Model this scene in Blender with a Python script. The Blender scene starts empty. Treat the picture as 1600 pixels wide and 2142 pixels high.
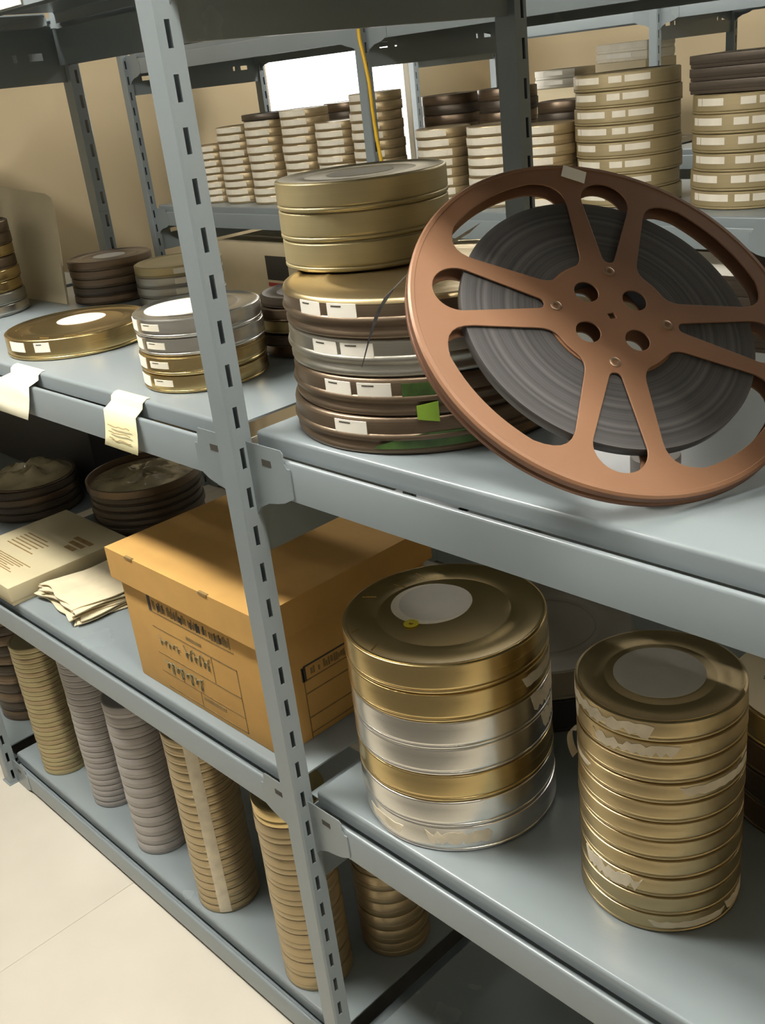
import bpy, bmesh, math, random
from mathutils import Vector, Matrix

random.seed(7)
SC = bpy.context.scene
COL = SC.collection
PI = math.pi

# ------------------------------------------------------------------ camera
FOC = 2105.2                      # focal length in pixels of the 1600 px wide frame
CAM = Vector((1.029, -0.70, 1.6345))
YAW, PIT, ROL = (math.radians(a) for a in (48.218, 23.676, -6.7605))
d = Vector((-math.sin(YAW)*math.cos(PIT), math.cos(YAW)*math.cos(PIT), -math.sin(PIT)))
r_ = Vector((math.cos(YAW), math.sin(YAW), 0)); u_ = r_.cross(d)
R2 = math.cos(ROL)*r_ + math.sin(ROL)*u_
U2 = -math.sin(ROL)*r_ + math.cos(ROL)*u_
cd = bpy.data.cameras.new('camera'); cam = bpy.data.objects.new('camera', cd); COL.objects.link(cam)
cam.matrix_world = Matrix(((R2.x, U2.x, -d.x, CAM.x), (R2.y, U2.y, -d.y, CAM.y), (R2.z, U2.z, -d.z, CAM.z), (0, 0, 0, 1)))
cd.sensor_fit = 'HORIZONTAL'; cd.sensor_width = 36.0; cd.lens = 36.0*FOC/1600; cd.clip_start = 0.02
SC.camera = cam

# ------------------------------------------------------------------ world / exposure
W = bpy.data.worlds.new('daylight'); SC.world = W; W.use_nodes = True
W.node_tree.nodes['Background'].inputs[0].default_value = (1.0, 0.98, 0.94, 1)
W.node_tree.nodes['Background'].inputs[1].default_value = 5.0
SC.view_settings.view_transform = 'Standard'
SC.view_settings.look = 'None'
SC.view_settings.gamma = 1.0
SC.view_settings.use_curve_mapping = False
SC.view_settings.exposure = 0.0
LIGHT_LEFT, LIGHT_NEAR, LIGHT_FILL, LIGHT_FAR = 90.0, 41.0, 9.0, 36.0
CEIL = 2.72
SC.cycles.use_denoising = True

# ------------------------------------------------------------------ materials
MATS = {}
def mat(name, col, rough=0.5, metal=0.0, var=0.0, scale=8.0, bump=0.0, bscale=60.0, spec=0.5, streak=None, emit=0.0, coat=0.0, col2=None, alpha=None):
    m = bpy.data.materials.new(name); m.use_nodes = True
    nt = m.node_tree; b = nt.nodes['Principled BSDF']
    b.inputs['Base Color'].default_value = (*col, 1); b.inputs['Roughness'].default_value = rough
    b.inputs['Metallic'].default_value = metal; b.inputs['Specular IOR Level'].default_value = spec
    if coat: b.inputs['Coat Weight'].default_value = coat; b.inputs['Coat Roughness'].default_value = 0.12
    if emit: b.inputs['Emission Color'].default_value = (*col, 1); b.inputs['Emission Strength'].default_value = emit
    tc = nt.nodes.new('ShaderNodeTexCoord')
    src = tc.outputs['Object']
    if streak:
        mp = nt.nodes.new('ShaderNodeMapping'); mp.inputs['Scale'].default_value = streak
        nt.links.new(src, mp.inputs[0]); src = mp.outputs[0]
    if var or col2:
        n = nt.nodes.new('ShaderNodeTexNoise'); n.inputs['Scale'].default_value = scale; n.inputs['Detail'].default_value = 4
        nt.links.new(src, n.inputs['Vector'])
        rp = nt.nodes.new('ShaderNodeValToRGB')
        c2 = col2 or tuple(min(1, c*(1+var)) for c in col)
        rp.color_ramp.elements[0].color = (*[c*(1-var) for c in col], 1); rp.color_ramp.elements[0].position = 0.32
        rp.color_ramp.elements[1].color = (*c2, 1); rp.color_ramp.elements[1].position = 0.68
        nt.links.new(n.outputs['Fac'], rp.inputs[0]); nt.links.new(rp.outputs[0], b.inputs['Base Color'])
        mr = nt.nodes.new('ShaderNodeMapRange'); rv = min(.05, var*.5); mr.inputs[3].default_value = max(0.02, rough-rv); mr.inputs[4].default_value = min(1, rough+rv)
        nt.links.new(n.outputs['Fac'], mr.inputs[0]); nt.links.new(mr.outputs[0], b.inputs['Roughness'])
    if bump:
        n2 = nt.nodes.new('ShaderNodeTexNoise'); n2.inputs['Scale'].default_value = bscale; n2.inputs['Detail'].default_value = 3
        nt.links.new(src, n2.inputs['Vector'])
        bp = nt.nodes.new('ShaderNodeBump'); bp.inputs['Strength'].default_value = bump; bp.inputs['Distance'].default_value = 0.002
        nt.links.new(n2.outputs['Fac'], bp.inputs['Height']); nt.links.new(bp.outputs[0], b.inputs['Normal'])
    MATS[name] = m
    return m

mat('rack_paint', (.222, .258, .272), .27, var=.02, scale=5, bump=.05, bscale=240)
mat('floor_vinyl', (.57, .535, .45), .42, var=.04, scale=3.0, col2=(.61, .575, .49))
mat('floor_joint', (.47, .44, .37), .8)
mat('wall_paint', (.56, .455, .285), .75, var=.03, scale=2, bump=.05, bscale=120)
mat('ceiling_paint', (.30, .29, .27), .85, var=.02)
mat('wall_low_bounce', (.15, .145, .135), .8, var=.03)
mat('gold', (.64, .49, .235), .27, 1.0, var=.03, scale=6, streak=(.12, .12, 60))
mat('pale_gold', (.54, .43, .24), .38, 1.0, var=.03, scale=6, streak=(.12, .12, 60))
mat('silver', (.78, .76, .71), .27, 1.0, var=.025, scale=6, streak=(.12, .12, 60))
mat('dull_silver', (.46, .445, .39), .40, 1.0, var=.04, scale=6, streak=(.12, .12, 60))
mat('olive_gold', (.46, .39, .215), .44, .6, var=.04, scale=6, streak=(.12, .12, 60))
mat('brown_can', (.185, .135, .09), .36, .7, var=.08, scale=6, streak=(.12, .12, 60))
mat('dark_can', (.10, .080, .060), .42, .5, var=.2, scale=7, streak=(.12, .12, 60))
mat('grey_can', (.37, .345, .325), .48, .15, var=.08, scale=6, streak=(.12, .12, 40))
mat('far_gold', (.36, .29, .155), .46, .35, var=.06, scale=6, streak=(.12, .12, 60))
mat('old_gold', (.44, .345, .20), .36, .6, var=.05, scale=6, streak=(.12, .12, 60))
mat('grey_plastic', (.25, .235, .205), .45, var=.06, bump=.06, bscale=160)
mat('black_plastic', (.022, .023, .028), .5, var=.1)
mat('label_paper', (.80, .75, .62), .8, var=.05, scale=30)
mat('label_white', (.86, .83, .74), .75, var=.03, scale=30)
mat('lid_label_or_glare', (.63, .59, .52), .7, var=.05, scale=20)
mat('print_dark', (.055, .05, .04), .8)
mat('print_brown', (.24, .155, .055), .85, var=.2, scale=60)
mat('ink_green', (.20, .18, .10), .85, var=.2, scale=80)
mat('tape_cream', (.74, .66, .50), .8, var=.12, scale=40)
mat('green_tag', (.30, .50, .05), .5)
mat('tape_green', (.055, .115, .022), .40, var=.45, scale=40, spec=.6)
mat('tape_yellow', (.72, .60, .03), .5)
mat('kraft', (.57, .33, .095), .82, var=.05, scale=14, bump=.06, bscale=300)
mat('card_cream', (.62, .53, .35), .8, var=.06, scale=6)
mat('paper_yellow', (.66, .58, .40), .85, var=.10, scale=16, bump=.2, bscale=40)
mat('flat_box', (.50, .44, .28), .75, var=.05, scale=8)
mat('note_yellow', (.80, .75, .46), .8, var=.03, scale=10)
mat('note_pale', (.88, .85, .66), .8, var=.02, scale=10)
mat('reel_brown', (.245, .125, .066), .44, .15, var=.05, scale=10, bump=.04, bscale=300)
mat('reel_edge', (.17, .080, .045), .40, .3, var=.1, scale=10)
mat('rivet', (.42, .30, .20), .35, .8)
mat('reel_dark', (.05, .045, .045), .5, var=.1)
mat('cable_yellow', (.72, .44, .02), .45)
mat('plastic_wrap', (.30, .25, .14), .16, var=.25, scale=18, bump=.9, bscale=28, coat=.6)
mat('red_print', (.42, .06, .05), .7)
mat('frame_white', (.70, .68, .62), .5)
mat('fixture_metal', (.70, .70, .68), .4)
mat('copper', (.50, .30, .20), .35, .8)
for nm, st in (('tube_left', LIGHT_LEFT), ('tube_near', LIGHT_NEAR), ('tube_fill', LIGHT_FILL), ('tube_far', LIGHT_FAR)):
    mat(nm, (1.0, .955, .875), .5, emit=st)

def film_material():
    m = mat('film_edge', (.085, .080, .078), .34)
    nt = m.node_tree; b = nt.nodes['Principled BSDF']
    tc = nt.nodes.new('ShaderNodeTexCoord'); sx = nt.nodes.new('ShaderNodeSeparateXYZ')
    nt.links.new(tc.outputs['Object'], sx.inputs[0])
    cb = nt.nodes.new('ShaderNodeCombineXYZ'); nt.links.new(sx.outputs[0], cb.inputs[0]); nt.links.new(sx.outputs[1], cb.inputs[1])
    ln = nt.nodes.new('ShaderNodeVectorMath'); ln.operation = 'LENGTH'; nt.links.new(cb.outputs[0], ln.inputs[0])
    c2 = nt.nodes.new('ShaderNodeCombineXYZ'); nt.links.new(ln.outputs['Value'], c2.inputs[0])
    n = nt.nodes.new('ShaderNodeTexNoise'); n.inputs['Scale'].default_value = 170; n.inputs['Detail'].default_value = 5
    nt.links.new(c2.outputs[0], n.inputs['Vector'])
    rp = nt.nodes.new('ShaderNodeValToRGB')
    rp.color_ramp.elements[0].position = .34; rp.color_ramp.elements[0].color = (.030, .029, .030, 1)
    rp.color_ramp.elements[1].position = .68; rp.color_ramp.elements[1].color = (.112, .107, .105, 1)
    nt.links.new(n.outputs['Fac'], rp.inputs[0]); nt.links.new(rp.outputs[0], b.inputs['Base Color'])
    bp = nt.nodes.new('ShaderNodeBump'); bp.inputs['Strength'].default_value = .35; bp.inputs['Distance'].default_value = .001
    nt.links.new(n.outputs['Fac'], bp.inputs['Height']); nt.links.new(bp.outputs[0], b.inputs['Normal'])
film_material()

def glass_material():
    m = bpy.data.materials.new('window_glass'); m.use_nodes = True; nt = m.node_tree; nt.nodes.clear()
    o = nt.nodes.new('ShaderNodeOutputMaterial'); mx = nt.nodes.new('ShaderNodeMixShader'); mx.inputs[0].default_value = .06
    t = nt.nodes.new('ShaderNodeBsdfTransparent'); g = nt.nodes.new('ShaderNodeBsdfGlossy'); g.inputs['Roughness'].default_value = .02
    nt.links.new(t.outputs[0], mx.inputs[1]); nt.links.new(g.outputs[0], mx.inputs[2]); nt.links.new(mx.outputs[0], o.inputs[0])
    MATS['window_glass'] = m
glass_material()

# ------------------------------------------------------------------ mesh helpers
class MB:
    def __init__(s): s.v = []; s.f = []
    def add(s, vs, fs):
        o = len(s.v); s.v += [tuple(p) for p in vs]; s.f += [tuple(i+o for i in f) for f in fs]; return s
    def box(s, x0, x1, y0, y1, z0, z1):
        return s.add([(x0,y0,z0),(x1,y0,z0),(x1,y1,z0),(x0,y1,z0),(x0,y0,z1),(x1,y0,z1),(x1,y1,z1),(x0,y1,z1)],
                     [(0,3,2,1),(4,5,6,7),(0,1,5,4),(1,2,6,5),(2,3,7,6),(3,0,4,7)])
    def prism_x(s, prof, x0, x1):          # closed (y,z) profile pushed along x
        n = len(prof)
        vs = [(x0, y, z) for y, z in prof]+[(x1, y, z) for y, z in prof]
        fs = [(i, (i+1) % n, (i+1) % n+n, i+n) for i in range(n)]
        return s.add(vs, fs+[tuple(range(n))[::-1], tuple(range(n, 2*n))])
    def prism_y(s, prof, y0, y1):          # closed (x,z) profile pushed along y
        n = len(prof)
        vs = [(x, y0, z) for x, z in prof]+[(x, y1, z) for x, z in prof]
        fs = [(i, (i+1) % n, (i+1) % n+n, i+n) for i in range(n)]
        return s.add(vs, fs+[tuple(range(n))[::-1], tuple(range(n, 2*n))])
    def lathe(s, prof, seg=64, cx=0, cy=0):
        vs = []; idx = []
        for (r, z) in prof:
            if r < 1e-6: idx.append([len(vs)]); vs.append((cx, cy, z))
            else:
                idx.append(list(range(len(vs), len(vs)+seg)))
                vs += [(cx+r*math.cos(2*PI*k/seg), cy+r*math.sin(2*PI*k/seg), z) for k in range(seg)]
        fs = []
        for a, b in zip(idx[:-1], idx[1:]):
            for k in range(seg):
                k2 = (k+1) % seg
                if len(a) == 1 and len(b) == 1: continue
                if len(a) == 1: fs.append((a[0], b[k2], b[k]))
                elif len(b) == 1: fs.append((a[k], a[k2], b[0]))
                else: fs.append((a[k], a[k2], b[k2], b[k]))
        return s.add(vs, fs)
    def tube(s, pts, r, seg=8):
        pts = [Vector(p) for p in pts]; vs = []; fs = []
        for i, p in enumerate(pts):
            t = (pts[min(i+1, len(pts)-1)]-pts[max(i-1, 0)]).normalized()
            a = t.cross(Vector((0, 0, 1)) if abs(t.z) < .9 else Vector((1, 0, 0))).normalized(); b = t.cross(a)
            vs += [p+r*(math.cos(2*PI*k/seg)*a+math.sin(2*PI*k/seg)*b) for k in range(seg)]
        for i in range(len(pts)-1):
            for k in range(seg): fs.append((i*seg+k, i*seg+(k+1) % seg, (i+1)*seg+(k+1) % seg, (i+1)*seg+k))
        fs += [tuple(range(seg))[::-1], tuple(range((len(pts)-1)*seg, len(pts)*seg))]
        return s.add(vs, fs)
    def patch(s, r, t0, t1, lo, hi, n=10, th=.0006, cx=0, cy=0):   # piece of paper bent round a can; lo / hi are z or functions of 0..1
        lo_ = lo if callable(lo) else (lambda q: lo); hi_ = hi if callable(hi) else (lambda q: hi)
        vs = []
        for k in range(n+1):
            q = k/n; a = math.radians(t0+(t1-t0)*q); c, sn = math.cos(a), math.sin(a)
            for rr in (r+th, r-th*.5):
                for z in (lo_(q), hi_(q)): vs.append((cx+rr*c, cy+rr*sn, z))
        fs = []
        for k in range(n):
            a = 4*k; b = a+4
            fs += [(a, b, b+1, a+1), (a+1, b+1, b+3, a+3), (a+2, a+3, b+3, b+2), (a, a+2, b+2, b)]
        fs += [(0, 1, 3, 2), (4*n, 4*n+2, 4*n+3, 4*n+1)]
        return s.add(vs, fs)
    def mesh(s, name, material, smooth=None):
        me = bpy.data.meshes.new(name); me.from_pydata(s.v, [], s.f)
        bm = bmesh.new(); bm.from_mesh(me); bmesh.ops.recalc_face_normals(bm, faces=bm.faces); bm.to_mesh(me); bm.free()
        me.materials.append(MATS[material])
        if smooth:
            for p in me.polygons: p.use_smooth = True
            me.set_sharp_from_angle(angle=math.radians(smooth))
        me.update(); return me
    def build(s, name, material, parent=None, smooth=None, loc=None, rotz=0):
        return link(name, s.mesh(name, material, smooth), parent, loc, rotz)

def link(name, me, parent=None, loc=None, rotz=0):
    o = bpy.data.objects.new(name, me); COL.objects.link(o)
    if parent: o.parent = parent
    if loc is not None: o.location = loc
    o.rotation_euler.z = rotz
    return o
def tag(o, label, cat, group=None):
    o['label'] = label; o['category'] = cat
    if group: o['group'] = group
    return o
def thing(name, label, cat, loc=(0,0,0), rotz=0, group=None):
    return tag(link(name, None, None, loc, rotz), label, cat, group)
def structure(o): o['kind'] = 'structure'; return o
def bevel(me, w, seg=2):
    bm = bmesh.new(); bm.from_mesh(me)
    es = [e for e in bm.edges if len(e.link_faces) == 2 and e.calc_face_angle(0) > .6]
    bmesh.ops.bevel(bm, geom=es, offset=w, segments=seg, affect='EDGES', profile=.6)
    bm.to_mesh(me); bm.free()
    for p in me.polygons: p.use_smooth = True
    me.set_sharp_from_angle(angle=math.radians(35)); return me
ORD = ['topmost', 'second from the top', 'third from the top', 'fourth from the top', 'fifth from the top', 'sixth from the top',
       'seventh from the top', 'eighth from the top', 'ninth from the top', 'tenth from the top', 'eleventh from the top', 'twelfth from the top']
NUM = ['', 'first', 'second', 'third', 'fourth', 'fifth', 'sixth', 'seventh', 'eighth', 'ninth', 'tenth', 'eleventh', 'twelfth', 'thirteenth', 'fourteenth',
       'fifteenth', 'sixteenth', 'seventeenth', 'eighteenth', 'nineteenth', 'twentieth']
def nth(i, n):
    if i == 0: return 'topmost'
    if i == n-1: return 'lowest'
    if i < len(ORD): return ORD[i]
    if n-i < len(NUM): return NUM[n-i]+' from the bottom'
    return ['thirteenth', 'fourteenth'][i-12]+' from the top'

# ------------------------------------------------------------------ the room
X0, X1, Y0, Y1 = -3.0, 3.0, -1.10, 4.3
fl = structure(MB().box(X0, X1, Y0, Y1, -.06, -.0035).build('floor', 'floor_joint'))
TS = .914
tile_me = bevel(MB().box(.0004, TS-.0004, .0004, TS-.0004, -.0034, 0).mesh('floor_tile', 'floor_vinyl'), .0007, 1)
gx = -.755-3*TS
for i in range(8):
    for j in range(7):
        xa = gx+i*TS; ya = -.50-2*TS+j*TS
        xb, yb = xa+TS, ya+TS
        if xb < X0 or xa > X1 or yb < Y0 or ya > Y1: continue
        if xa < X0 or xb > X1 or ya < Y0 or yb > Y1:
            MB().box(max(xa, X0)+.0007, min(xb, X1)-.0007, max(ya, Y0)+.0007, min(yb, Y1)-.0007, -.0034, 0).build('floor_tile', 'floor_vinyl', fl)
        else: link('floor_tile', tile_me, fl, (xa, ya, 0))
structure(MB().box(X0, X1, Y0, Y1, CEIL, CEIL+.08).build('ceiling', 'ceiling_paint'))
WY0, WY1, WZ0, WZ1 = 2.50, 3.50, .95, 2.30
wl = MB().box(X0-.12, X0, Y0, WY0, 0, CEIL).box(X0-.12, X0, WY1, Y1, 0, CEIL).box(X0-.12, X0, WY0, WY1, 0, WZ0).box(X0-.12, X0, WY0, WY1, WZ1, CEIL)
structure(wl.build('wall_left', 'wall_paint'))
structure(MB().box(X1, X1+.1, Y0, Y1, 0, CEIL).build('wall_right', 'wall_paint'))
structure(MB().box(X0, X1, Y1, Y1+.1, 0, CEIL).build('wall_back', 'wall_paint'))
structure(MB().box(X0, X1, Y0-.1, Y0, 0, CEIL).build('wall_front', 'wall_low_bounce'))  # unseen wall set close behind the camera and darkened to cut bounce light
wn = structure(link('window_1', None))
wf = MB()
for a in ((WY0, WY0+.04, WZ0, WZ1), (WY1-.04, WY1, WZ0, WZ1), (WY0+.04, WY1-.04, WZ0, WZ0+.04), (WY0+.04, WY1-.04, WZ1-.04, WZ1)):
    wf.box(X0-.10, X0-.05, *a)
wf.build('window_frame', 'frame_white', wn)
MB().box(X0-.078, X0-.072, WY0+.04, WY1-.04, WZ0+.04, WZ1-.04).build('window_pane', 'window_glass', wn)
MB().box(X0-.05, X0+.03, WY0-.03, WY1+.03, WZ0-.03, WZ0).build('window_sill', 'frame_white', wn)

# ------------------------------------------------------------------ ceiling lights
def ceiling_light(x, y, L, tube, label, rz=0):
    t = thing('ceiling_light', label, 'ceiling light', (x, y, CEIL), rz, 'fluorescent ceiling lights')
    MB().prism_x([(-.15, 0), (-.15, -.025), (-.12, -.055), (-.105, -.055), (-.105, -.012), (.105, -.012), (.105, -.055), (.12, -.055), (.15, -.025), (.15, 0)], -L/2, L/2).build('housing', 'fixture_metal', t)
    MB().box(-L/2+.02, L/2-.02, -.102, .102, -.050, -.042).build('diffuser', tube, t)
ceiling_light(-.98, -.52, 1.22, 'tube_left', 'fluorescent ceiling light over the left part of the front aisle')
ceiling_light(.80, -.22, 1.22, 'tube_near', 'fluorescent ceiling light above the front edge of nearest bay')
ceiling_light(2.20, -.20, 1.22, 'tube_near', 'fluorescent ceiling light over the right end of the front aisle')
ceiling_light(-2.55, 1.08, .62, 'tube_fill', 'added dim fill light brightening the left end wall of the aisle behind')  # added fill lamp, short and close to the end wall to brighten it
ceiling_light(-1.7, 2.68, 1.22, 'tube_far', 'fluorescent ceiling light over the far aisle near the window')
ceiling_light(.2, 2.68, 1.22, 'tube_far', 'fluorescent ceiling light over the far aisle away from window')

# ------------------------------------------------------------------ shelving racks
PW, PD = .038, .022
def post_mesh(H):
    m = MB(); t = .0022
    m.box(-PW+.003, -.003, -PD, -PD+t, 0, H)                       # nose
    m.add([(-.003, -PD, 0), (0, -PD+.003, 0), (0, -PD+.003, H), (-.003, -PD, H)], [(0, 1, 2, 3)])
    m.add([(-PW+.003, -PD, 0), (-PW, -PD+.003, 0), (-PW, -PD+.003, H), (-PW+.003, -PD, H)], [(0, 1, 2, 3)])
    pitch, sl = .0555, .029
    ya, yb = -PD+.003, .006
    s0, s1 = -.0125, -.0055
    for xa, xb in ((-t, 0), (-PW, -PW+t)):
        m.box(xa, xb, ya, s0, 0, H); m.box(xa, xb, s1, yb, 0, H)
        z = 0; k = 0
        while z < H:
            za = k*pitch+.014
            m.box(xa, xb, s0, s1, z, min(za, H))
            z = za+sl; k += 1
    m.box(-PW, 0, yb, yb+t, 0, H)                                   # back web
    m.box(-PW-.002, 0+.002, -PD-.004, yb+.006, 0, .004)              # foot plate
    return m
BEAM_H = .054
def beam(m, x0, x1, lip, h=BEAM_H, y=0.0, sgn=1):
    t = .0022
    prof = [(0, lip-h), (0, lip-.004), (.0008, lip-.0018), (.0022, lip-.0005), (.004, lip), (.0058, lip-.0005), (.0072, lip-.0018), (.008, lip-.004), (.008, lip-.016), (.028, lip-.016), (.028, lip-h), (.026, lip-h), (.026, lip-.019), (.006, lip-.019), (.006, lip-.005), (t, lip-.005), (t, lip-h)]
    m.prism_x([(y+sgn*a, b) for a, b in prof], x0, x1)
def plate(m, x, sgn, lip, y=0.0, ys=1):
    L = .074
    p = [(0, lip+.013), (L-.004, lip+.013), (L, lip+.009), (L, lip-.004), (L+.004, lip-.010), (L+.010, lip-.010), (L+.010, lip-BEAM_H+.004), (L-.010, lip-BEAM_H-.006), (L-.024, lip-BEAM_H-.010), (.030, lip-BEAM_H-.014), (.010, lip-BEAM_H-.024), (0, lip-BEAM_H-.036)]
    m.prism_y([(x+sgn*a, b) for a, b in p], y-.0016*ys, y-.0001*ys)
    return (x+sgn*.038, y-.0018*ys, lip-.010)
def panel_mesh(x0, x1, ya, yb, top):
    r = .0055; pr = [(ya, top-.026), (ya, top-r)]
    pr += [(ya+r-r*math.cos(a), top-r+r*math.sin(a)) for a in (PI/8, PI/4, 3*PI/8)] + [(ya+r, top)]
    pr += [(yb-r, top)] + [(yb-r+r*math.sin(a), top-r+r*math.cos(a)) for a in (PI/8, PI/4, 3*PI/8)] + [(yb, top-r), (yb, top-.026), (yb-.002, top-.026), (yb-.002, top-r-.001), (yb-r, top-.003), (ya+r, top-.003), (ya+.002, top-r-.001), (ya+.002, top-.026)]
    return MB().prism_x(pr, x0, x1)
def brace_mesh(x, ya, yb, zb, zt):
    m = MB(); n = 0
    # side tie with a pair of slots at either end
    zc = (zb+zt)/2; slots = [(ya+.05, ya+.085), (ya+.115, ya+.125), (yb-.125, yb-.115), (yb-.085, yb-.05)]
    xs = (x-.002, x)
    m.box(*xs, ya, yb, zb, zc-.008); m.box(*xs, ya, yb, zc+.008, zt)
    y = ya
    for a, b in slots: m.box(*xs, y, a, zc-.008, zc+.008); y = b
    m.box(*xs, y, yb, zc-.008, zc+.008)
    m.box(x-.012, x-.002, ya, yb, zb, zb+.002); m.box(x-.024, x+.010, ya+.02, yb-.02, zt, zt+.002)
    return m
def rack(label, xs, y, D, levels, H, top_h=None):
    t = thing('shelving_rack', label, 'shelving', (0, 0, 0))
    pm = post_mesh(H).mesh('upright_post', 'rack_paint')
    for x in xs:
        link('upright_post', pm, t, (x, y, 0))
        o = link('upright_post', pm, t, (x-PW, y+D, 0), PI)
        for k, lip in enumerate(levels):
            if k == 0: zb, zt = .012, .05
            else: zb, zt = lip-(.155 if k < len(levels)-1 else .128), lip-.012
            brace_mesh(x-.012, y+.01, y+D-.01, zb, zt).build('side_brace', 'rack_paint', t)
    for a, b in zip(xs[:-1], xs[1:]):
        for k, lip in enumerate(levels):
            h = BEAM_H if k else .052
            f = MB(); beam(f, a, b-PW, lip, h, y)
            fb = f.build('shelf_beam', 'rack_paint', t, 30)
            for xx, sg in ((a, 1), (b-PW, -1)):
                p = MB(); hx, hy, hz = plate(p, xx, sg, lip, y); p.build('connector_plate', 'rack_paint', fb)
                if y == 0: MB().box(hx-.009, hx+.009, hy-.0002, hy+.0004, hz-.0045, hz+.0045).build('bolt_hole', 'print_dark', fb)
            g = MB(); beam(g, a, b-PW, lip, (top_h or h) if k == len(levels)-1 else h, y+D, -1)
            gb = g.build('shelf_beam', 'rack_paint', t, 30)
            for xx, sg in ((a, 1), (b-PW, -1)):
                p = MB(); plate(p, xx, sg, lip, y+D, -1); p.build('connector_plate', 'rack_paint', gb)
            panel_mesh(a+.004, b-PW-.004, y+.0155, y+D-.0155, lip+.0225).build('shelf_panel', 'rack_paint', t, 30)
    return t
LIPS = [.063, .618, 1.2025, 1.812]
D0, D1, D2, D3 = [l+.0225 for l in LIPS]          # deck tops
XS = [-2.67, -1.335, 0.0, 1.335]
rack('grey steel shelving rack in front holding film cans, box and reel', XS, 0.0, .60, LIPS, 2.15, .092)
BL = [.063, .618, 1.2025, 1.767]
rack('grey steel shelving rack across the aisle holding rows of labelled cans', XS, 1.572, .64, BL, 2.15, .062)
rack('pale-lit steel shelving rack farthest back beside the window', XS, 3.17, .60, [.065, .62, 1.18, 1.742], 2.15)

# ------------------------------------------------------------------ film cans
CACHE = {}
def can_meshes(r, h, m, seg=72, style='std'):
    key = (round(r, 4), round(h, 4), m, seg, style)
    if key in CACHE: return CACHE[key]
    if style == 'std':
        zl = min(.0072, h*.22)
        base = [(0, 0), (r-.0042, 0), (r-.0040, .0009), (r-.0012, .0012), (r-.0003, .0022), (r, .0034), (r, zl-.0022), (r*.994, zl-.0010), (r*.984, zl-.0006), (r*.984, h*.6), (0, h*.6)]
        lid = [(r*.984, zl), (r*.996, zl+.0004), (r*.9985, zl+.0014), (r*.9965, zl+.0032), (r*.9965, h*.70), (r*.995, h*.72), (r*.9955, h-.0032), (r*.9935, h-.0018), (r-.0018, h-.0011), (r-.0040, h-.0009), (r-.0042, h), (r*.945, h), (r*.925, h-.0018), (r*.66, h-.0018), (r*.65, h-.0014), (r*.64, h-.0018), (0, h-.0018)]
    else:   # wide shipping can: lid overlaps half of the side, rolled lip
        zl = h*.40
        base = [(0, 0), (r*.955, 0), (r*.978, .0012), (r*.985, .004), (r*.985, .008), (r*.965, .011), (r*.965, zl-.003), (r*.975, zl), (r*.975, h*.6), (0, h*.6)]
        lid = [(r*.977, zl+.0004), (r*.996, zl+.0006), (r, zl+.003), (r*.996, zl+.006), (r*.985, zl+.0075), (r*.985, h-.006), (r*.978, h-.002), (r*.962, h), (r*.93, h-.0004), (r*.91, h-.0035), (r*.70, h-.0022), (r*.68, h-.0008), (r*.66, h-.0022), (0, h-.0022)]
    CACHE[key] = (MB().lathe(base, seg).mesh('base', m, 50), MB().lathe(lid, seg).mesh('lid', m, 50))
    return CACHE[key]
def one_mesh_can(r, h, m, seg=48):
    key = (round(r, 4), round(h, 4), m, seg, 'one')
    if key not in CACHE:
        e = min(.0007, h*.05)
        p = [(0, 0), (r-.0024, 0), (r-.0022, e*.8), (r-.0004, e), (r, e*1.8), (r, h*.34), (r-.0007, h*.36), (r-.0007, h*.375), (r-.0001, h*.39), (r-.0001, h-e*1.8), (r-.0005, h-e), (r-.0022, h-e*.8), (r-.0024, h), (r*.90, h), (r*.88, h-.0012), (0, h-.0012)]
        CACHE[key] = MB().lathe(p, seg).mesh('film_can', m, 45)
    return CACHE[key]
def film_can(x, y, z, r, h, m, label, group, rotz=0, style='std', lid_m=None, parts=True):
    if not parts:
        o = link('film_can', one_mesh_can(r, h, m), None, (x, y, z), rotz)
        return tag(o, label, 'film can', group)
    t = thing('film_can', label, 'film can', (x, y, z), rotz, group)
    b, l = can_meshes(r, h, m, 72, style); l2 = can_meshes(r, h, lid_m, 72, style)[1] if lid_m else l
    link('base', b, t); link('lid', l2, t)
    return t
NAMES = {'far_gold': 'gold', 'gold': 'gold', 'pale_gold': 'pale gold', 'silver': 'silver', 'dull_silver': 'dull silver', 'olive_gold': 'olive gold', 'brown_can': 'brown', 'dark_can': 'dark brown', 'grey_can': 'grey', 'old_gold': 'worn gold'}
def stack(x, y, z, r, h, mats, where, group, jit=.0012, style='std', parts=True, gap=.0001):
    """mats are listed from the top down; returns the cans from the top down"""
    n = len(mats); out = []
    hs = h if isinstance(h, (list, tuple)) else [h]*n
    zz = z+.0002; zs = []
    for i in reversed(range(n)): zs.append(zz); zz += hs[i]+gap
    zs = zs[::-1]
    for i, m in enumerate(mats):
        lab = '%s film can, %s in %s' % (NAMES[m], nth(i, n), where)
        out.append(film_can(x+random.uniform(-jit, jit), y+random.uniform(-jit, jit), zs[i], r, hs[i], m, lab, group, 0, style, None, parts))
    return out, zz
def paper(can, r, t0, t1, z0, z1, m='label_white', name='label', marks=True, n=10):
    o = MB().patch(r, t0, t1, z0, z1, n).build(name, m, can)
    if marks:
        dt = (t1-t0); hh = z1-z0
        MB().patch(r+.0007, t0+dt*.16, t0+dt*.52, z1-hh*.24, z1-hh*.15, 5, .0002).build('print', 'print_dark', o)
    return o
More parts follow.
